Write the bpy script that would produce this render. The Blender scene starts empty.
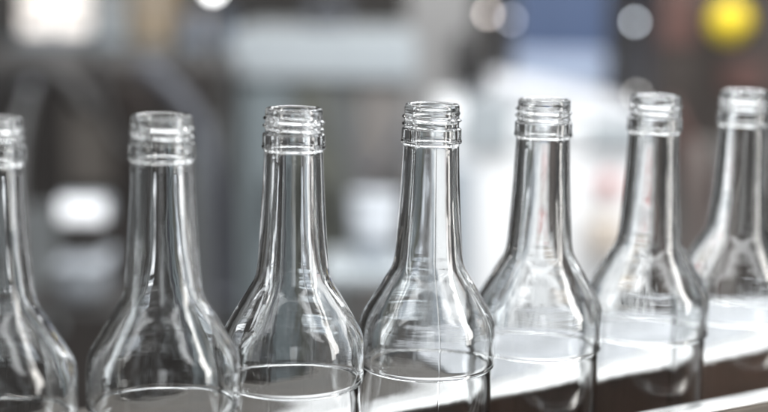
import bpy, bmesh, math, random
from mathutils import Vector, Matrix, noise

random.seed(7)
S = bpy.context.scene
C = S.collection
U = 0.035                       # one body radius of a bottle, in metres
BELT = 0.90                     # height of the conveyor belt
HT = 8.0 * U                    # height of a bottle
CAMZ = BELT + HT + 1.857 * U
F = 1417.8; PITCH = math.radians(9.374); ROLL = math.radians(1.037)

# ------------------------------------------------------------------ helpers
def at(px, py, y):
    """world point seen at photo pixel (px, py) at forward distance y"""
    a, b = px - 384, py - 206
    cr, sr = math.cos(ROLL), math.sin(ROLL)
    X = a * cr + b * sr; Y = -a * sr + b * cr
    x = X / F; u = -Y / F
    c, s = math.cos(PITCH), math.sin(PITCH)
    d = Vector((x, c + u * s, -s + u * c))
    return Vector((0, 0, CAMZ)) + d * (y / d.y)

def nodes(name):
    m = bpy.data.materials.new(name); m.use_nodes = True
    nt = m.node_tree; b = nt.nodes['Principled BSDF']
    return m, nt, b

def mat(name, col, rough=0.5, metal=0.0, var=0.25, scale=6.0, bump=0.0, stretch=(1, 1, 1), coat=0.0):
    m, nt, b = nodes(name)
    tc = nt.nodes.new('ShaderNodeTexCoord'); mp = nt.nodes.new('ShaderNodeMapping')
    mp.inputs['Scale'].default_value = stretch
    nt.links.new(tc.outputs['Object'], mp.inputs['Vector'])
    nz = nt.nodes.new('ShaderNodeTexNoise'); nz.inputs['Scale'].default_value = scale
    nz.inputs['Detail'].default_value = 6; nz.inputs['Roughness'].default_value = 0.62
    nt.links.new(mp.outputs['Vector'], nz.inputs['Vector'])
    r = nt.nodes.new('ShaderNodeValToRGB')
    r.color_ramp.elements[0].position = 0.3; r.color_ramp.elements[1].position = 0.7
    r.color_ramp.elements[0].color = tuple(max(0, c * (1 - var)) for c in col) + (1,)
    r.color_ramp.elements[1].color = tuple(min(1, c * (1 + var * .6)) for c in col) + (1,)
    nt.links.new(nz.outputs['Fac'], r.inputs['Fac'])
    nt.links.new(r.outputs['Color'], b.inputs['Base Color'])
    mr = nt.nodes.new('ShaderNodeMapRange')
    mr.inputs['To Min'].default_value = max(0.02, rough - .1); mr.inputs['To Max'].default_value = min(1, rough + .12)
    nt.links.new(nz.outputs['Fac'], mr.inputs['Value']); nt.links.new(mr.outputs['Result'], b.inputs['Roughness'])
    b.inputs['Metallic'].default_value = metal
    b.inputs['Coat Weight'].default_value = coat
    if bump:
        bp = nt.nodes.new('ShaderNodeBump'); bp.inputs['Strength'].default_value = bump
        bp.inputs['Distance'].default_value = 0.002
        nt.links.new(nz.outputs['Fac'], bp.inputs['Height']); nt.links.new(bp.outputs['Normal'], b.inputs['Normal'])
    return m

def emit(name, col, k):
    m, nt, b = nodes(name)
    b.inputs['Base Color'].default_value = tuple(col) + (1,)
    b.inputs['Emission Color'].default_value = tuple(col) + (1,)
    b.inputs['Emission Strength'].default_value = k
    return m

def link(name, bm, m, parent=None, bevel=0.0, smooth=False):
    if bevel:
        bmesh.ops.bevel(bm, geom=bm.edges[:], offset=bevel, segments=3, profile=.5, affect='EDGES', clamp_overlap=True)
    bmesh.ops.recalc_face_normals(bm, faces=bm.faces)
    me = bpy.data.meshes.new(name); bm.to_mesh(me); bm.free()
    if smooth:
        for p in me.polygons: p.use_smooth = True
    me.materials.append(m)
    o = bpy.data.objects.new(name, me); C.objects.link(o)
    if parent: o.parent = parent
    return o

def tag(o, label, cat, group=None, kind=None):
    if label: o['label'] = label
    if cat: o['category'] = cat
    if group: o['group'] = group
    if kind: o['kind'] = kind
    return o

def thing(name, label, cat, loc, rz=0, group=None):
    o = bpy.data.objects.new(name, None); C.objects.link(o)
    o.empty_display_size = .05
    o.location = loc; o.rotation_euler = (0, 0, rz)
    return tag(o, label, cat, group)

def box(bm, c, d, rot=None):
    r = bmesh.ops.create_cube(bm, size=1)
    M = Matrix.Translation(c) @ (rot if rot else Matrix()) @ Matrix.Diagonal((d[0], d[1], d[2], 1))
    bmesh.ops.transform(bm, matrix=M, verts=r['verts'])
    return r['verts']

def bx(x0, x1, y0, y1, z0, z1):
    bm = bmesh.new(); box(bm, ((x0 + x1) / 2, (y0 + y1) / 2, (z0 + z1) / 2), (x1 - x0, y1 - y0, z1 - z0)); return bm

def cyl(bm, a, b, r0, r1=None, seg=32):
    a = Vector(a); b = Vector(b); r1 = r0 if r1 is None else r1
    d = b - a
    r = bmesh.ops.create_cone(bm, cap_ends=True, segments=seg, radius1=r0, radius2=r1, depth=d.length)
    bmesh.ops.transform(bm, matrix=Matrix.Translation((a + b) / 2) @ d.to_track_quat('Z', 'Y').to_matrix().to_4x4(), verts=r['verts'])

def tube(bm, pts, r, seg=14):
    rings = []
    for i, p in enumerate(pts):
        t = (pts[min(i + 1, len(pts) - 1)] - pts[max(i - 1, 0)]).normalized()
        q = t.to_track_quat('Z', 'Y')
        rings.append([bm.verts.new(p + q @ Vector((r * math.cos(2 * math.pi * k / seg), r * math.sin(2 * math.pi * k / seg), 0))) for k in range(seg)])
    for a, b in zip(rings, rings[1:]):
        for k in range(seg): bm.faces.new((a[k], a[(k + 1) % seg], b[(k + 1) % seg], b[k]))
    bm.faces.new(rings[0][::-1]); bm.faces.new(rings[-1])

def lathe(bm, prof, seg=48, c=(0, 0, 0)):
    c = Vector(c); rings = []
    for r, z in prof:
        rings.append([bm.verts.new(c + Vector((r * math.cos(2 * math.pi * k / seg), r * math.sin(2 * math.pi * k / seg), z))) for k in range(seg)])
    for a, b in zip(rings, rings[1:]):
        for k in range(seg): bm.faces.new((a[k], a[(k + 1) % seg], b[(k + 1) % seg], b[k]))
    bm.faces.new(rings[0][::-1]); bm.faces.new(rings[-1])

# ------------------------------------------------------------------ glass
def glass():
    m = bpy.data.materials.new('clear_glass'); m.use_nodes = True
    nt = m.node_tree; nt.nodes.clear()
    o = nt.nodes.new('ShaderNodeOutputMaterial'); g = nt.nodes.new('ShaderNodeBsdfGlass')
    g.inputs['IOR'].default_value = 1.51; g.inputs['Roughness'].default_value = 0.0
    g.inputs['Color'].default_value = (.973, .977, .977, 1)
    tc = nt.nodes.new('ShaderNodeTexCoord'); mp = nt.nodes.new('ShaderNodeMapping')
    mp.inputs['Scale'].default_value = (1, 1, .45)
    oi = nt.nodes.new('ShaderNodeObjectInfo')
    nt.links.new(tc.outputs['Object'], mp.inputs['Vector'])
    nt.links.new(oi.outputs['Location'], mp.inputs['Location'])
    nz = nt.nodes.new('ShaderNodeTexNoise'); nz.inputs['Scale'].default_value = 75; nz.inputs['Detail'].default_value = 2.5
    nt.links.new(mp.outputs['Vector'], nz.inputs['Vector'])
    bp = nt.nodes.new('ShaderNodeBump'); bp.inputs['Strength'].default_value = .05; bp.inputs['Distance'].default_value = .004
    nt.links.new(nz.outputs['Fac'], bp.inputs['Height'])
    mp2 = nt.nodes.new('ShaderNodeMapping'); mp2.inputs['Scale'].default_value = (45, 45, 480)
    nt.links.new(tc.outputs['Object'], mp2.inputs['Vector']); nt.links.new(oi.outputs['Location'], mp2.inputs['Location'])
    n2 = nt.nodes.new('ShaderNodeTexNoise'); n2.inputs['Scale'].default_value = 1.0; n2.inputs['Detail'].default_value = 2
    nt.links.new(mp2.outputs['Vector'], n2.inputs['Vector'])
    sx = nt.nodes.new('ShaderNodeSeparateXYZ'); nt.links.new(tc.outputs['Object'], sx.inputs['Vector'])
    m1 = nt.nodes.new('ShaderNodeMapRange'); m1.interpolation_type = 'SMOOTHSTEP'
    m1.inputs['From Min'].default_value = HT - 2.35 * U; m1.inputs['From Max'].default_value = HT - 2.9 * U
    nt.links.new(sx.outputs['Z'], m1.inputs['Value'])
    m2 = nt.nodes.new('ShaderNodeMapRange'); m2.interpolation_type = 'SMOOTHSTEP'
    m2.inputs['From Min'].default_value = HT - 3.95 * U; m2.inputs['From Max'].default_value = HT - 3.4 * U
    nt.links.new(sx.outputs['Z'], m2.inputs['Value'])
    mm = nt.nodes.new('ShaderNodeMath'); mm.operation = 'MULTIPLY'
    nt.links.new(m1.outputs['Result'], mm.inputs[0]); nt.links.new(m2.outputs['Result'], mm.inputs[1])
    m3 = nt.nodes.new('ShaderNodeMath'); m3.operation = 'MULTIPLY'
    nt.links.new(mm.outputs[0], m3.inputs[0]); nt.links.new(n2.outputs['Fac'], m3.inputs[1])
    b2 = nt.nodes.new('ShaderNodeBump'); b2.inputs['Strength'].default_value = 1; b2.inputs['Distance'].default_value = .000028
    nt.links.new(m3.outputs[0], b2.inputs['Height']); nt.links.new(bp.outputs['Normal'], b2.inputs['Normal'])
    nt.links.new(b2.outputs['Normal'], g.inputs['Normal'])
    nt.links.new(g.outputs['BSDF'], o.inputs['Surface'])
    return m
GLASS = glass()

def smoothpath(pts, n):
    """monotone-ish Catmull-Rom through (r, s) points, split evenly"""
    out = []
    P = [pts[0]] + pts + [pts[-1]]
    for i in range(1, len(P) - 2):
        p0, p1, p2, p3 = P[i - 1], P[i], P[i + 1], P[i + 2]
        for k in range(n):
            t = k / n
            v = []
            for j in (0, 1):
                m1 = (p2[j] - p0[j]) / 2; m2 = (p3[j] - p1[j]) / 2
                h = t * t * t; q = t * t
                v.append((2 * h - 3 * q + 1) * p1[j] + (h - 2 * q + t) * m1 + (-2 * h + 3 * q) * p2[j] + (h - q) * m2)
            out.append(tuple(v))
    out.append(pts[-1])
    return out

def bottle_profile():
    """list of (r, s, zone): s is the depth below the mouth, in body radii; zones 0 mouth, 1 neck, 2 body, from the
    inside base up over the lip and down the outside"""
    inn = smoothpath([(.0, 7.62), (.35, 7.66), (.70, 7.76), (.86, 7.70), (.905, 7.5), (.91, 7.0), (.91, 5.5), (.912, 4.3), (.915, 3.95),
                      (.93, 3.78), (.932, 3.6), (.926, 3.38), (.900, 3.22), (.845, 3.09), (.735, 2.90), (.60, 2.67), (.50, 2.51), (.438, 2.39), (.400, 2.25)], 5)
    inn2 = smoothpath([(.400, 2.25), (.376, 2.05), (.338, 1.7), (.312, 1.2), (.295, .62)], 8)
    inn3 = smoothpath([(.295, .62), (.288, .45), (.284, .25), (.286, .10), (.294, .045), (.318, .008), (.352, .0)], 5)
    lip = smoothpath([(.352, .0), (.376, .004), (.392, .026), (.397, .055), (.396, .085), (.394, .10)], 4)
    # the finish: fine rings for the thread
    fin = [(.396, .10 + .235 * k / 42) for k in range(1, 43)]
    fin += smoothpath([(.396, .335), (.400, .342), (.416, .350), (.429, .360), (.431, .374), (.432, .42), (.433, .50), (.435, .510), (.440, .520), (.443, .533), (.440, .547), (.436, .560), (.421, .572), (.410, .584), (.406, .62)], 3)[1:]
    neck = smoothpath([(.406, .62), (.415, .85), (.432, 1.2), (.461, 1.7), (.485, 2.05), (.500, 2.22), (.515, 2.32)], 8)
    body = smoothpath([(.515, 2.32), (.540, 2.395), (.575, 2.46), (.618, 2.53), (.709, 2.68), (.808, 2.845), (.908, 3.015), (.955, 3.10), (.983, 3.17), (1.0, 3.25), (1.008, 3.36), (1.010, 3.60), (1.010, 3.74),
                       (1.010, 3.785), (1.012, 3.805), (1.011, 3.825), (.996, 3.845), (.980, 3.858), (.969, 3.872), (.967, 3.90), (.970, 4.4), (.970, 5.5), (.970, 6.9), (.974, 6.96), (.994, 7.0), (1.0, 7.06), (1.0, 7.7),
                       (.985, 7.88), (.94, 7.97), (.86, 8.0), (.74, 7.985), (.60, 7.93), (.30, 7.88), (.0, 7.86)], 5)
    prof = [(r, s, 2) for r, s in inn] + [(r, s, 1) for r, s in inn2[1:]] + [(r, s, 0) for r, s in inn3[1:]]
    prof += [(r, s, 0) for r, s in lip[1:]] + [(r, s, 0) for r, s in fin]
    prof += [(r, s, 1) for r, s in neck[1:]] + [(r, s, 2) for r, s in body[1:]]
    n_inner = len(inn) + len(inn2) - 1 + len(inn3) - 1
    return prof, n_inner

def bottle_meshes():
    prof, n_in = bottle_profile()
    angs = []
    N = 168
    for k in range(N): angs.append(2 * math.pi * k / N)
    for s0 in (0.0, math.pi):                  # extra columns for the two mould seams
        for d in (-.020, -.012, -.007, -.0035, .0035, .007, .012, .020): angs.append((s0 + d) % (2 * math.pi))
    angs = sorted(set(round(a, 6) for a in angs)); n = len(angs)
    verts = []; zone = []
    for i, (r, s, z) in enumerate(prof):
        for a in angs:
            rr = r
            if i < n_in:                       # blown inside wall: thickness wanders slowly, most in the shoulder
                w = .008
                if s > .6 and s < 7.7 and r > .1:
                    rr += w * noise.noise(Vector((math.cos(a) * 1.2, math.sin(a) * 1.2, s * .35)))
                    rr += w * .32 * noise.noise(Vector((math.cos(a) * 3.4 + 5, math.sin(a) * 3.4, s * .30)))
                    if 2.5 < s < 3.8: rr += .0014 * min(1, (s - 2.5) * 3, (3.8 - s) * 3) * noise.noise(Vector((math.cos(a) * 1.5, math.sin(a) * 1.5 + 3, s * 11)))
            else:
                if .10 <= s <= .334 and r < .42:
                    # two-turn helical screw thread
                    h = 0
                    for turn in range(-1, 4):
                        c = .110 + .104 * (turn + a / (2 * math.pi))
                        if c < .122 or c > .318: continue
                        fade = min(1, (c - .122) / .025, (.318 - c) / .025)
                        h = max(h, fade * math.exp(-((s - c) / .021) ** 2))
                    rr += .036 * h
                for s0 in (0.0, math.pi):
                    d = (a - s0 + math.pi) % (2 * math.pi) - math.pi
                    if .58 < s < 7.8: rr += .0022 * math.exp(-(d / .006) ** 2)
                if .7 < s < 3.7:
                    rr += .004 * noise.noise(Vector((math.cos(a) * 1.1 + 9, math.sin(a) * 1.1, s * 1.1)))
            verts.append(Vector((rr * U * math.cos(a), rr * U * math.sin(a), HT - s * U)))
    faces = {0: [], 1: [], 2: []}
    m = len(prof)
    for i in range(m - 1):
        z = prof[i + 1][2] if i + 1 < n_in else max(prof[i][2], prof[i + 1][2])
        if i + 1 < n_in: z = min(prof[i][2], prof[i + 1][2])
        for k in range(n):
            k2 = (k + 1) % n
            faces[z].append((i * n + k, i * n + k2, (i + 1) * n + k2, (i + 1) * n + k))
    # vertex normals of the whole, so that the parts join without a crease
    nor = [Vector() for _ in verts]
    for fs in faces.values():
        for f in fs:
            q = (verts[f[2]] - verts[f[0]]).cross(verts[f[3]] - verts[f[1]])
            for v in f: nor[v] += q
    for i, q in enumerate(nor):
        nor[i] = q.normalized() if q.length > 1e-14 else Vector((0, 0, 1))
    flip = nor[(n_in + 60) * n].dot(Vector((verts[(n_in + 60) * n].x, verts[(n_in + 60) * n].y, 0))) < 0
    out = {}
    for z, nm in ((0, 'screw_mouth'), (1, 'neck'), (2, 'body')):
        used = sorted({v for f in faces[z] for v in f}); idx = {v: i for i, v in enumerate(used)}
        fl = [tuple(idx[v] for v in (f[::-1] if flip else f)) for f in faces[z]]
        me = bpy.data.meshes.new(nm)
        me.from_pydata([verts[v] for v in used], [], fl)
        for p in me.polygons: p.use_smooth = True
        me.normals_split_custom_set_from_vertices([(-nor[v] if flip else nor[v]) for v in used])
        me.materials.append(GLASS)
        out[nm] = me
    return out

SPOTS = [(-4.904, 17.493), (-2.874, 18.124), (-1.256, 19.387), (.666, 20.364), (2.406, 21.491), (4.293, 22.533), (6.046, 23.90)]
TURN = [200, 140, 75, -81, 20, 110, 60]
LABELS = [
    'clear glass bottle cut off by the left edge of the picture',
    'clear glass bottle second from the left, large and soft, with white blurred screw mouth',
    'sharp clear glass bottle third from the left, in front of the grey steel cabinet',
    'sharp clear glass bottle in the middle with a vertical mould seam down its front',
    'clear glass bottle below the blue crate, in front of the white machine housing',
    'soft clear glass bottle between the white housing and dark cabinet, second from the right',
    'blurred clear glass bottle farthest along the row, cut off by the right edge',
]
meshes = bottle_meshes()
proto = thing('glass_bottle', LABELS[0], 'bottle', (0, 0, 0), 0, 'empty bottles in a row on the conveyor')
kids = []
for nm in ('body', 'neck', 'screw_mouth'):
    o = bpy.data.objects.new(nm, meshes[nm]); C.objects.link(o); o.parent = proto; kids.append(o)
for i, (x, y) in enumerate(SPOTS):
    if i == 0: t = proto
    else:
        t = proto.copy(); C.objects.link(t)
        for k in kids:
            c = k.copy(); C.objects.link(c); c.parent = t
    t.location = (x * U, y * U, BELT); t.rotation_euler = (0, 0, math.radians(TURN[i])); t['label'] = LABELS[i]

# ------------------------------------------------------------------ conveyor and rails (laid along the row)
ROW = math.radians(30.785)
MID = Vector((.6253 * U, 20.476 * U, 0))
STEEL = mat('brushed_steel', (.62, .62, .62), .28, 1.0, .30, 26, .35, (.12, 9, 9))
STEEL_DULL = mat('dull_steel', (.46, .475, .50), .38, 1.0, .15, 7, .04)
BROWN = mat('brown_plastic', (.075, .043, .030), .55, 0, .5, 14, .05)
GREYBROWN = mat('worn_rail_side', (.20, .175, .15), .5, .3, .3, 10, .05, (.5, 8, 8))
DARK = mat('dark_metal', (.03, .028, .027), .5, .2, .3, 5)

def rowthing(name, label, cat, z):
    return thing(name, label, cat, (MID.x, MID.y, z), ROW)

ZB = BELT + HT - 5.03 * U       # top of the rear rail
ZF = BELT + HT - 4.73 * U       # top of the front rail
L0, L1 = -.55, .75
rr_ = rowthing('guide_rail', 'polished steel guide rail with a brown side strip running behind the bottles', 'rail', ZB)
link('rail_bar', bx(L0, L1, 1.30 * U, 2.02 * U, -.0022, 0), STEEL, rr_, .0008, True)
link('wear_strip', bx(L0, L1, 1.30 * U + .0015, 1.30 * U + .014, -.075, -.0024), BROWN, rr_, .002)
for x in (-.35, .1, .55):
    b = bmesh.new(); box(b, (x, 1.9 * U, -.09), (.02, .010, .17)); box(b, (x, 1.9 * U, -.0045), (.02, .012, .003))
    link('bracket', b, STEEL_DULL, rr_, .001)
fr_ = rowthing('guide_rail', 'grey brown guide rail with bright steel top edge in front of the bottles, lower right', 'rail', ZF)
link('rail_bar', bx(L0, L1, -1.30 * U - .0155, -1.30 * U, -.0015, 0), STEEL, fr_, .0006, True)
link('wear_strip', bx(L0, L1, -1.30 * U - .0148, -1.30 * U - .003, -.085, -.0018), GREYBROWN, fr_, .002)
for x in (-.35, .1, .55):
    b = bmesh.new(); box(b, (x, -1.30 * U - .024, -.10), (.02, .012, .19)); box(b, (x, -1.30 * U - .014, -.0885), (.02, .030, .006))
    link('bracket', b, STEEL_DULL, fr_, .001)

cv = rowthing('conveyor', 'steel bottle conveyor with a slatted chain belt under the row of bottles', 'conveyor', 0)
b = bmesh.new()
x = L0
while x < L1:
    box(b, (x + .019, 0, BELT - .003), (.0365, .11, .006)); x += .038
link('belt', b, mat('belt_steel', (.32, .32, .33), .35, 1, .2, 20), cv, .0008)
for s in (-1, 1):
    link('side_frame', bx(L0, L1, s * .085 - .012, s * .085 + .012, BELT - .14, BELT + .012), DARK, cv, .002)
DECK = mat('deck_paint', (.040, .034, .028), .5, 0, .6, 22, .3, (.5, 4, 4))
DECK.node_tree.nodes['Principled BSDF'].inputs['Specular IOR Level'].default_value = .25
link('deck_plate', bx(L0, .098, 2.08 * U, .16, ZB - .014, ZB - .010), DECK, cv, .001)
link('slide_plate', bx(.100, L1, 2.08 * U, .22, ZB - .012, ZB - .008), mat('worn_steel', (.27, .28, .295), .40, 1.0, .35, 14, .2, (.4, 5, 5)), cv, .001)
link('deck_skirt', bx(L0, L1, .148, .155, BELT - .14, ZB - .0145), DARK, cv)
for x in (-.4, .6):
    for s in (-1, 1):
        b = bmesh.new(); box(b, (x, s * .085, (BELT - .14) / 2 + .004), (.04, .04, BELT - .149)); box(b, (x, s * .085, .004), (.08, .08, .008))
        link('leg', b, STEEL_DULL, cv, .002)

# ------------------------------------------------------------------ hall: floor, wall
fl = link('floor', bx(-7, 7, -4, 9.0, -.05, 0), mat('floor_epoxy', (.09, .088, .085), .35, 0, .3, 1.5), None)
fl['kind'] = 'structure'
wl = link('wall', bx(-7, 7, 7.5, 7.7, 0.0005, 4), mat('hall_wall', (.10, .093, .088), .8, 0, .4, .8), None)
tag(wl, 'dim grey brown wall of the hall, blurred far behind the machines', 'wall')

PAINT_D = mat('dark_brown_paint', (.034, .027, .024), .45, .0, .35, 3)
PAINT_K = mat('grey_black_paint', (.024, .020, .018), .5, 0, .5, 5)
REDBR = mat('red_brown_panel', (.085, .042, .036), .5, 0, .3, 4)
WHITE = mat('white_paint', (.76, .775, .79), .4, 0, .05, 3)
WHITE_P = mat('white_plastic', (.68, .68, .69), .4, 0, .06, 8)
GREY_P = mat('grey_plastic', (.25, .27, .295), .45, 0, .1, 8)
LGREY = mat('light_grey_paint', (.30, .33, .35), .45, 0, .10, 3)
MGREY = mat('mid_grey_paint', (.17, .182, .187), .45, 0, .25, 2.2)
BLUE = mat('blue_plastic', (.062, .09, .165), .4, 0, .12, 6)
PBLUE = mat('pale_blue_panel', (.33, .39, .51), .35, 0, .08, 5)
CARTON = mat('tan_cardboard', (.28, .22, .15), .8, 0, .15, 5)
CONC = mat('pale_concrete', (.30, .295, .29), .85, 0, .15, 3)
BLACK = mat('black_rubber', (.015, .014, .014), .5, 0, .3, 6)
YELLOW = mat('yellow_enamel', (.85, .62, .01), .35, 0, .06, 6)
RED = mat('red_plastic', (.42, .20, .19), .4, 0, .1, 6)
BEIGE = mat('beige_paint', (.45, .40, .35), .5, 0, .1, 4)

def span(x0, x1, y0, y1, d):
    """world x range and z range of a pixel rectangle at distance d"""
    a = at(x0, (y0 + y1) / 2, d); b = at(x1, (y0 + y1) / 2, d)
    c0 = at((x0 + x1) / 2, y1, d); c1 = at((x0 + x1) / 2, y0, d)
    return a.x, b.x, c0.z, c1.z

def cabinet(name, label, cat, x0, x1, ytop, d, depth, m, doors=2, legs=True, ztop=None, dm=None):
    X0, X1, _, Z1 = span(x0, x1, ytop, 400, d)
    if ztop: Z1 = ztop
    w = X1 - X0
    t = thing(name, label, cat, ((X0 + X1) / 2, d + depth / 2, 0))
    link('housing', bx(-w / 2, w / 2, -depth / 2, depth / 2, .10, Z1), m, t, .012)
    for k in range(doors):
        a = -w / 2 + w * k / doors + .015; bb = -w / 2 + w * (k + 1) / doors - .015
        dr = link('door', bx(a, bb, -depth / 2 - .018, -depth / 2 - .001, .16, Z1 - .05), dm[k] if dm else m, t, .006)
        h = bmesh.new(); box(h, (bb - .04, -depth / 2 - .035, Z1 * .6), (.018, .03, .14)); link('handle', h, BLACK, dr, .004)
    for sx in (-1, 1):
        for sy in (-1, 1):
            h = bmesh.new(); cyl(h, (sx * (w / 2 - .05), sy * (depth / 2 - .05), 0), (sx * (w / 2 - .05), sy * (depth / 2 - .05), .0995), .025)
            link('leg', h, BLACK, t)
    return t, X0, X1, Z1

# grey steel cabinet, centre left
t, X0, X1, Z1 = cabinet('steel_cabinet', 'tall grey steel cabinet with a pale top band, blurred behind the third bottle', 'cabinet', 236, 408, 30, 3.6, .5, MGREY, 3, dm=[
    mat('blue_grey_door', (.20, .235, .25), .4, .1, .2, 3), mat('olive_grey_door', (.135, .14, .12), .45, 0, .3, 3), mat('taupe_door', (.175, .163, .155), .45, 0, .25, 3)])
_, _, za, zb = span(236, 408, 32, 78, 3.6)
link('top_band', bx(-(X1 - X0) / 2 - .01, (X1 - X0) / 2 + .01, -.29, -.2685, za, zb), LGREY, t, .004)

c0, c1, za, zb = span(306, 346, 3, 26, 3.7)
bt = thing('fan_box', 'slate coloured fan box on top of the grey steel cabinet', 'box', ((c0 + c1) / 2, 3.85, Z1 + .0005))
SLATE = mat('slate_paint', (.06, .065, .08), .5, 0, .3, 6)
link('case', bx(-(c1 - c0) / 2, (c1 - c0) / 2, -.09, .09, 0, zb - Z1), SLATE, bt, .006)
b = bmesh.new(); cyl(b, (0, -.0905, (zb - Z1) / 2), (0, -.098, (zb - Z1) / 2), (zb - Z1) * .36); link('grille', b, BLACK, bt)
# white housing, centre right
t, X0, X1, Z1 = cabinet('machine_housing', 'large bright white machine housing, blurred behind the fifth bottle', 'machine', 438, 648, 118, 3.0, .6, WHITE, 2)
w = X1 - X0
b = bmesh.new()
za = at(500, 84, 3.0).z; zb = at(648, 118, 3.0).z + .002
vs = [b.verts.new(v) for v in ((-w * .33, -.29, Z1 + .001), (w / 2 - .02, -.29, Z1 + .001), (w / 2 - .02, -.29, zb + .01), (-w * .25, -.29, za))]
b.faces.new(vs); r = bmesh.ops.extrude_face_region(b, geom=b.faces[:])
bmesh.ops.translate(b, vec=(0, .5, 0), verts=[v for v in r['geom'] if isinstance(v, bmesh.types.BMVert)])
link('sloped_hood', b, mat('hood_paint', (.40, .41, .43), .45, 0, .08, 3), t, .006)
hx = (X0 + X1) / 2
for (a, bb, y0, y1, m) in ((462, 512, 98, 150, LGREY), (520, 585, 128, 136, MGREY), (588, 640, 120, 150, LGREY), (444, 474, 165, 330, mat('pale_steel_blue', (.36, .40, .44), .4, .1, .15, 4))):
    p0, p1, q0, q1 = span(a, bb, y0, y1, 2.98)
    link('panel', bx(p0 - hx, p1 - hx, -.335, -.3195, q0, q1), m, t, .003)
# red stop button and beige box on that housing
X0, X1, za, zb = span(592, 622, 160, 208, 2.97)
t = thing('stop_button', 'pale red mushroom stop button on the front of the white housing', 'button', ((X0 + X1) / 2, 2.975, (za + zb) / 2))
b = bmesh.new(); cyl(b, (0, 0, 0), (0, -.02, 0), .022); link('collar', b, GREY_P, t)
b = bmesh.new(); cyl(b, (0, -.0205, 0), (0, -.04, 0), .026, .023); link('push_cap', b, RED, t, .004)
X0, X1, za, zb = span(586, 622, 216, 250, 2.97)
t = thing('junction_box', 'small beige junction box below the red button', 'box', ((X0 + X1) / 2, 2.975, za))
link('box_body', bx(-(X1 - X0) / 2, (X1 - X0) / 2, -.05, 0, 0, zb - za), BEIGE, t, .005)
link('lid', bx(-(X1 - X0) / 2 + .004, (X1 - X0) / 2 - .004, -.056, -.0505, .004, zb - za - .004), BEIGE, t, .002)

# pale grey pillar and dark motor
X0, X1, za, zb = span(404, 470, 0, 300, 5.0)
t = thing('pillar', 'pale grey concrete pillar between the steel cabinet and the blue crates', 'pillar', ((X0 + X1) / 2, 5.1, 0))
link('shaft', bx(-(X1 - X0) / 2, (X1 - X0) / 2, -.1, .1, .0605, 3.2), CONC, t, .01)
link('plinth', bx(-(X1 - X0) / 2 - .03, (X1 - X0) / 2 + .03, -.13, .13, 0, .06), CONC, t, .01)
c = at(467, 60, 3.3)
t = thing('motor', 'dark drive motor on a post, a blurred dark spot left of the blue crates', 'motor', (c.x, c.y, 0))
b = bmesh.new(); lathe(b, [(.028, -.062), (.036, -.05), (.036, .045), (.026, .058), (.012, .066)]); bmesh.ops.translate(b, vec=(0, 0, c.z), verts=b.verts); link('motor_body', b, BLACK, t, 0, True)
b = bmesh.new(); cyl(b, (0, 0, .0), (0, 0, c.z - .0625), .014); link('post', b, STEEL_DULL, t)

# blue crates on a pale blue cart
X0, X1, za, zb = span(514, 606, 52, 130, 4.2)
wd = X1 - X0
t = thing('cart', 'pale blue panelled cart under the blue crate, above the white housing', 'cart', ((X0 + X1) / 2, 4.4, 0))
link('cart_box', bx(-wd / 2, wd / 2, -.2, .2, .12, zb), PBLUE, t, .01)
for sx in (-1, 1):
    for sy in (-1, 1):
        b = bmesh.new(); cyl(b, (sx * (wd / 2 - .05) - .012, sy * .14, .058), (sx * (wd / 2 - .05) + .012, sy * .14, .058), .058); link('wheel', b, BLACK, t)
def crate(name, label, cx, cy, z, w, d, h, m):
    t = thing(name, label, 'crate', (cx, cy, z))
    b = bmesh.new()
    th = .008
    box(b, (0, 0, th / 2), (w, d, th))
    box(b, (0, -d / 2 + th / 2, h / 2 + th / 2), (w, th, h - th)); box(b, (0, d / 2 - th / 2, h / 2 + th / 2), (w, th, h - th))
    box(b, (-w / 2 + th / 2, 0, h / 2 + th / 2), (th, d - 2 * th, h - th)); box(b, (w / 2 - th / 2, 0, h / 2 + th / 2), (th, d - 2 * th, h - th))
    link('crate_wall', b, m, t)
    for s in (-1, 1):
        b = bmesh.new(); box(b, (0, s * (d / 2 + .006), h - .015), (w + .02, .0115, .03)); link('rim', b, m, t, .003)
    return t
_, _, _, zt = span(514, 606, -30, 40, 4.2)
crate('crate', 'deep blue plastic crate standing on the pale blue cart', (X0 + X1) / 2, 4.4, zb + .001, wd * .98, .36, zt - zb, BLUE)

# dark cabinet on the right
t, X0, X1, Z1 = cabinet('control_cabinet', 'dark brown control cabinet behind the last two bottles', 'cabinet', 650, 830, -60, 3.3, .5, PAINT_D, 2)
cx = (X0 + X1) / 2
for (a, bb, c0, c1) in ((660, 695, -10, 45), (718, 762, 60, 92)):
    p0, p1, za, zb = span(a, bb, c0, c1, 3.3)
    link('panel', bx(p0 - cx, p1 - cx, -.275, -.2685, za, zb), REDBR, t, .003)
p0, p1, za, zb = span(672, 730, 140, 330, 3.3)
link('panel', bx(p0 - cx, p1 - cx, -.275, -.2685, za, zb), mat('taupe_panel', (.17, .158, .15), .5, 0, .3, 4), t, .003)
# yellow lamp
c = at(731, 22, 3.18)
t = thing('signal_lamp', 'bright yellow round signal lamp on the front of the dark cabinet', 'lamp', (c.x, c.y + .1, c.z))
b = bmesh.new(); cyl(b, (0, -.0, 0), (0, -.05, 0), .02); link('mount', b, BLACK, t)
b = bmesh.new(); bmesh.ops.create_uvsphere(b, u_segments=32, v_segments=20, radius=.046); bmesh.ops.translate(b, vec=(0, -.09, 0), verts=b.verts)
m_, nt_, bs_ = nodes('yellow_lens'); bs_.inputs['Base Color'].default_value = (.52, .39, .008, 1); bs_.inputs['Emission Color'].default_value = (1, .78, .01, 1); bs_.inputs['Emission Strength'].default_value = .08
bs_.inputs['Roughness'].default_value = .6
link('lens', b, m_, t, 0, True)

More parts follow.
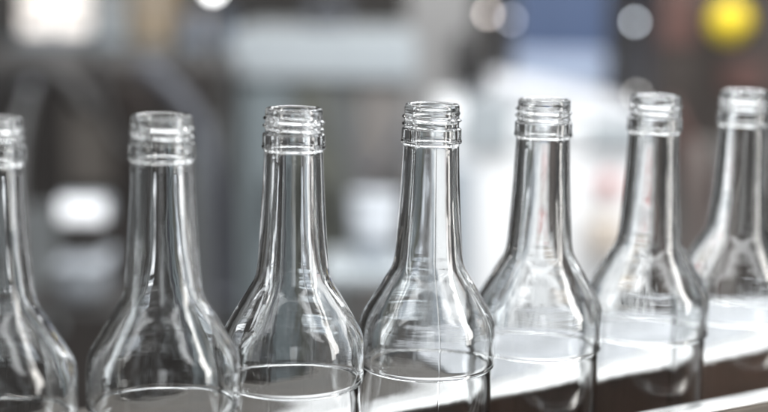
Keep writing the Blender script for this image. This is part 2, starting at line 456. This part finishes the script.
# glowing beads added for highlights on shiny knobs: pale discs out of focus
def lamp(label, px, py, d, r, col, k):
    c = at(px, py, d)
    t = thing('glint_bead', label, 'lamp', (c.x, c.y, 0), 0, 'glowing beads added as glints among the machines')
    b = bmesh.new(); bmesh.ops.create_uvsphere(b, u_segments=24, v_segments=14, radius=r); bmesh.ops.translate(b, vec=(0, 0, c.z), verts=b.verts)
    link('glow_ball', b, emit('glint_glow', col, k), t, 0, True)
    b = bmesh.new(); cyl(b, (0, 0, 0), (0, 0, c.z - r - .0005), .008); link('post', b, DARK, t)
lamp('pale round glint bead between the blue crate and the yellow lamp', 635, 22, 3.1, .005, (.85, .92, 1), 9)
lamp('fainter round glint bead just above the mouth of the sixth bottle', 637, 95, 3.1, .005, (.9, .88, .82), 4.5)
lamp('pinkish round glint bead at the top edge, left of the blue crate', 488, 14, 3.1, .006, (1, .9, .85), 7)
lamp('white round glint bead cut off by the top edge, left of the steel cabinet', 213, -10, 3.1, .012, (1, 1, 1), 9)
lamp('bluish round glint bead close to the left edge of the blue crate', 511, 20, 3.4, .005, (.8, .85, 1), 6)
lamp('dull round glint bead just above the dark motor', 468, 36, 3.4, .005, (1, .95, .9), 4)

# left: dark filling machine
X0, X1, za, zb = span(-80, 222, 62, 400, 3.2)
w = X1 - X0; cx = (X0 + X1) / 2
t = thing('filling_machine', 'dark filling machine with a thick black hose, blurred behind the two left bottles', 'machine', (cx, 3.5, 0))
link('housing', bx(-w / 2, w / 2, -.3, .3, .09, zb), PAINT_K, t, .015)
for (a, bb, y0, y1, m) in ((68, 112, 104, 185, mat('brown_grey_panel', (.10, .088, .078), .5, 0, .4, 5)), (188, 222, 120, 340, MGREY), (-20, 60, 205, 330, MGREY), (120, 180, 80, 180, PAINT_D)):
    p0, p1, q0, q1 = span(a, bb, y0, y1, 3.2)
    link('panel', bx(p0 - cx, p1 - cx, -.32, -.301, q0, q1), m, t, .004)
b = bmesh.new(); pts = []
for k in range(25):
    u = k / 24; p = at(-20 + 115 * u, 112 - 44 * math.sin(math.pi * min(1, u * 1.05)) ** .8 if u < .95 else 112, 3.1)
    pts.append(Vector((p.x - cx, p.y - 3.5, p.z)))
tube(b, pts, .022); link('hose', b, BLACK, t, 0, True)
for sx in (-1, 1):
    for sy in (-1, 1):
        b = bmesh.new(); cyl(b, (sx * (w / 2 - .06), sy * .22, 0), (sx * (w / 2 - .06), sy * .22, .0895), .03); link('leg', b, BLACK, t)

# grey tub on a stand, glowing block added above it as a bright spot
d = 2.5
X0, X1, za, zb = span(50, 96, 208, 229, d)
def tub(label, x0, x1, z0, z1, m):
    w = x1 - x0; h = z1 - z0
    t = thing('tub', label, 'tub', ((x0 + x1) / 2, d + .08, z0))
    link('tub_body', bx(-w / 2 + .008, w / 2 - .008, -.07, .07, 0, h * .8), m, t, .025, True)
    link('lid', bx(-w / 2, w / 2, -.078, .078, h * .8 + .0005, h), m, t, .009, True)
g0, g1, zc, zd = span(52, 102, 270, 306, d)
tub('grey plastic tub with a lid under the white glowing block, between the left bottles', g0, g1, zc, zd + .0115, GREY_P)
wx = (X0 + X1) / 2; ww = X1 - X0
t = thing('glow_block', 'added white glowing block, a bright blur between the first and second bottle', 'lamp', (wx, d + .08, zd + .012))
b = bmesh.new(); box(b, (0, .02, .003), (.06, .06, .006)); box(b, (0, .02, (za - zd - .012) / 2 + .003), (.012, .012, za - zd - .012 - .007)); link('foot', b, DARK, t)
link('housing', bx(-ww / 2 - .004, ww / 2 + .004, 0, .04, za - zd - .012, zb - zd - .012 + .004), GREY_P, t, .006)
link('glow_face', bx(-ww / 2, ww / 2, -.012, -.0005, za - zd - .011, zb - zd - .012), emit('block_glow', (.95, .97, 1), .36), t, .004)
t = thing('stand', 'dark steel stand carrying the grey tub between the left bottles', 'stand', ((g0 + g1) / 2, d + .08, 0))
link('top_plate', bx(-.12, .12, -.12, .12, zc - .011, zc - .001), DARK, t, .002)
for sx in (-1, 1):
    for sy in (-1, 1):
        b = bmesh.new(); cyl(b, (sx * .1, sy * .1, 0), (sx * .1, sy * .1, zc - .0115), .012); link('leg', b, DARK, t)

# white pail on a steel table between the third and fourth bottle
d = 2.7
X0, X1, za, zb = span(350, 398, 205, 268, d)
cx = (X0 + X1) / 2
t = thing('pail', 'pale pail on a small table, blurred between the third and fourth bottle', 'pail', (cx, d + .06, za))
PAIL = mat('pale_blue_plastic', (.44, .47, .51), .5, 0, .12, 10)
b = bmesh.new(); lathe(b, [((X1 - X0) * .40, 0), ((X1 - X0) * .5, zb - za)]); link('pail_body', b, PAIL, t, 0, True)
b = bmesh.new(); lathe(b, [((X1 - X0) * .53, zb - za + .0005), ((X1 - X0) * .53, zb - za + .012)]); link('lid', b, PAIL, t, .003, True)
t = thing('side_table', 'small grey steel table under the pale pail', 'table', (cx, d + .06, 0))
link('tabletop', bx(-.10, .10, -.12, .12, za - .021, za - .001), LGREY, t, .003)
for sx in (-1, 1):
    for sy in (-1, 1):
        b = bmesh.new(); cyl(b, (sx * .085, sy * .1, 0), (sx * .085, sy * .1, za - .0215), .012); link('leg', b, STEEL_DULL, t)

# storage rack, light panel and cartons, upper left
d = 5.0
X0, X1, za, zb = span(0, 232, 44, 56, d)
w = X1 - X0; cx = (X0 + X1) / 2
t = thing('storage_rack', 'blue grey storage rack behind the dark filling machine, upper left', 'rack', (cx, d + .25, 0))
for z in (zb, zb - .45): link('shelf', bx(-w / 2, w / 2, -.25, .25, z - .05, z), mat('rack_blue_grey', (.10, .125, .14), .5, .2, .2, 4), t, .004)
for sx in (-1, 1):
    for sy in (-1, 1): link('post', bx(sx * (w / 2 + .021) - .02, sx * (w / 2 + .021) + .02, sy * .22 - .02, sy * .22 + .02, 0, 1.9), DARK, t, .003)
def carton(label, a, bb, y0, m):
    x0, x1, _, z1 = span(a, bb, y0, 44, d)
    c = (x0 + x1) / 2; w = x1 - x0
    t = thing('carton', label, 'carton', (c, d + .2, zb + .001))
    h = z1 - zb
    link('carton_box', bx(-w / 2, w / 2, -.15, .15, 0, h), m, t, .004)
    link('tape', bx(-w * .08, w * .08, -.1515, .1515, h * .3, h + .0015), BEIGE, t)
carton('pale grey carton on the rack, left of the tan carton', 92, 122, -12, LGREY)
carton('tan cardboard carton on the rack, upper left', 128, 172, -25, CARTON)
carton('dark blue grey carton at the right end of the rack', 180, 228, 14, mat('slate_carton', (.13, .16, .21), .6, 0, .2, 4))
x0, x1, z0, z1 = span(10, 76, -40, 34, d)
t = thing('light_panel', 'warm white lit inspection light panel in the upper left corner', 'light', ((x0 + x1) / 2, d + .2, zb + .001))
w = x1 - x0
link('stand_block', bx(-w / 2, w / 2, -.06, .06, 0, z0 - zb), GREY_P, t, .003)
link('glowing_panel', bx(-w / 2, w / 2, -.03, .03, z0 - zb + .001, z1 - zb), emit('warm_glow', (1, .93, .87), .62), t)
_, _, q0, q1 = span(10, 76, 5, 10, d)
link('cross_bar', bx(-w / 2 - .01, w / 2 + .01, -.05, -.031, q0 - zb, q1 - zb), DARK, t)

for (a, q0, q1, nm, m) in ((84, 33, 8, 'post', DARK), (42, 34, -40, 'bar', DARK)):
    p = at(a, 20, d)
    o = link('upright', bx(p.x - (x0 + x1) / 2 - .006, p.x - (x0 + x1) / 2 + .006, -.052, -.0315, z0 - zb + .002, z1 - zb), m, t)
# pipes and cables on the dark filling machine
def pipe(label, pts, r, m, cat='pipe', name='pipe'):
    P_ = [at(*q) for q in pts]
    o = bpy.data.objects.new(name, None); C.objects.link(o); o.location = P_[0]; tag(o, label, cat)
    L = []
    n = len(P_)
    for i in range(n - 1):
        for k in range(10):
            u = k / 10
            a0, a1, a2, a3 = P_[max(i - 1, 0)], P_[i], P_[i + 1], P_[min(i + 2, n - 1)]
            L.append(.5 * ((2 * a1) + (a2 - a0) * u + (2 * a0 - 5 * a1 + 4 * a2 - a3) * u * u + (3 * a1 - a0 - 3 * a2 + a3) * u ** 3) - P_[0])
    L.append(P_[-1] - P_[0])
    b = bmesh.new(); tube(b, L, r); link('tube', b, m, o, 0, True)
    for q in (P_[0], P_[-1]):
        b = bmesh.new(); bmesh.ops.create_uvsphere(b, u_segments=16, v_segments=10, radius=r * 1.5); bmesh.ops.translate(b, vec=q - P_[0], verts=b.verts); link('coupling', b, STEEL_DULL if name == 'pipe' else m, o, 0, True)
pipe('thin bright steel pipe rising beside the left bottle neck', [(16, 330, 3.12), (16, 240, 3.12), (18, 150, 3.12), (30, 90, 3.12)], .012, STEEL)
pipe('black cable hanging in a bow left of the second bottle', [(96, 60, 3.12), (108, 120, 3.1), (132, 150, 3.1), (168, 110, 3.12), (178, 60, 3.12)], .012, BLACK, 'cable', 'cable')
pipe('slate grey hose sloping down behind the second bottle', [(150, 70, 3.1), (190, 110, 3.08), (214, 180, 3.08), (222, 300, 3.1)], .018, SLATE, 'hose', 'hose')
pipe('vertical steel pipe right of the second bottle, before the dark machine', [(206, 330, 3.1), (205, 220, 3.1), (204, 130, 3.1)], .010, STEEL)
pipe('grey cable drooping across the front of the steel cabinet', [(330, 90, 3.5), (345, 150, 3.48), (372, 175, 3.48), (402, 130, 3.5)], .010, SLATE, 'cable', 'cable')
pipe('dark red hose in front of the dark cabinet, right of the sixth bottle', [(672, 110, 3.22), (690, 150, 3.2), (702, 220, 3.2), (690, 300, 3.22)], .012, REDBR, 'hose', 'hose')

# ------------------------------------------------------------------ light
def area(name, loc, target, sx, sy, watts, col=(1, 1, 1)):
    l = bpy.data.lights.new(name, 'AREA'); l.shape = 'RECTANGLE'; l.size = sx; l.size_y = sy; l.energy = watts; l.color = col
    o = bpy.data.objects.new(name, l); C.objects.link(o); o.location = loc
    o.rotation_euler = (Vector(target) - Vector(loc)).to_track_quat('-Z', 'Y').to_euler()
    return o
for y_, wd_, k_ in ((-1.0, .35, 20), (.45, .60, 50), (1.7, .30, 22), (2.6, .45, 40), (3.9, .40, 34)):
    area('ceiling_light', (0, y_, 3.5), (0, y_, 0), 6.5, wd_, k_ * 1.15, (.97, .985, 1))
area('ceiling_light', (0, .35, 2.7), (0, .55, 0), 4.5, .16, 20, (1, .98, .95))
area('ceiling_light', (.75, 2.2, 2.8), (.60, 3.1, .8), 1.3, .12, 62, (1, 1, 1))  # unseen lamp added to brighten the white machine housing
area('high_reflection_light', (.9, 7.3, 3.5), (.4, .8, 1.1), 5.0, 1.9, 125, (.96, .98, 1))  # unseen light added for bright reflections in the rail top and glass
area('streak_light', (-2.4, .3, 1.75), (0, .8, 1.2), .45, 1.7, 24, (.93, .97, 1))  # side and rear lights, unseen, added to put vertical streaks in the necks
area('streak_light', (2.2, .2, 1.75), (0, .8, 1.2), .40, 1.7, 26, (1, .97, .93))
area('streak_light', (.25, -1.9, 1.75), (.2, .8, 1.2), .55, 1.7, 5, (.95, .98, 1))

w = bpy.data.worlds.new('World'); S.world = w; w.use_nodes = True
nt = w.node_tree; bg = nt.nodes['Background']
tc = nt.nodes.new('ShaderNodeTexCoord'); mp = nt.nodes.new('ShaderNodeMapping'); mp.inputs['Scale'].default_value = (4.6, 4.6, 1.1)
nz = nt.nodes.new('ShaderNodeTexNoise'); nz.inputs['Scale'].default_value = 1.4; nz.inputs['Detail'].default_value = 3
rp = nt.nodes.new('ShaderNodeValToRGB')
rp.color_ramp.elements[0].position = .43; rp.color_ramp.elements[0].color = (.025, .017, .012, 1)
rp.color_ramp.elements[1].position = .63; rp.color_ramp.elements[1].color = (1.1, 1.18, 1.25, 1)
e_ = rp.color_ramp.elements.new(.52); e_.color = (.22, .215, .20, 1)
nt.links.new(tc.outputs['Generated'], mp.inputs['Vector']); nt.links.new(mp.outputs['Vector'], nz.inputs['Vector'])
nt.links.new(nz.outputs['Fac'], rp.inputs['Fac']); nt.links.new(rp.outputs['Color'], bg.inputs['Color'])
bg.inputs['Strength'].default_value = .40

# ------------------------------------------------------------------ camera
cam = bpy.data.cameras.new('camera'); co = bpy.data.objects.new('camera', cam); C.objects.link(co)
cam.sensor_width = 36; cam.lens = 36 * F / 768
cam.clip_start = .02; cam.clip_end = 60
M = Matrix.Translation((0, 0, CAMZ)) @ Matrix.Rotation(math.pi / 2 - PITCH, 4, 'X') @ Matrix.Rotation(ROLL, 4, 'Z')
co.matrix_world = M
cam.dof.use_dof = True; cam.dof.focus_distance = .705; cam.dof.aperture_fstop = 2.9; cam.dof.aperture_blades = 0
S.camera = co

S.view_settings.view_transform = 'Standard'; S.view_settings.look = 'None'
S.view_settings.exposure = 0.45; S.view_settings.gamma = 1
cy = S.cycles
cy.max_bounces = 32; cy.transmission_bounces = 28; cy.glossy_bounces = 12; cy.diffuse_bounces = 4
cy.transparent_max_bounces = 16
cy.caustics_reflective = True; cy.caustics_refractive = True
cy.sample_clamp_indirect = 8; cy.blur_glossy = .3
try:
    cy.use_denoising = True; cy.denoiser = 'OPENIMAGEDENOISE'
except Exception: pass
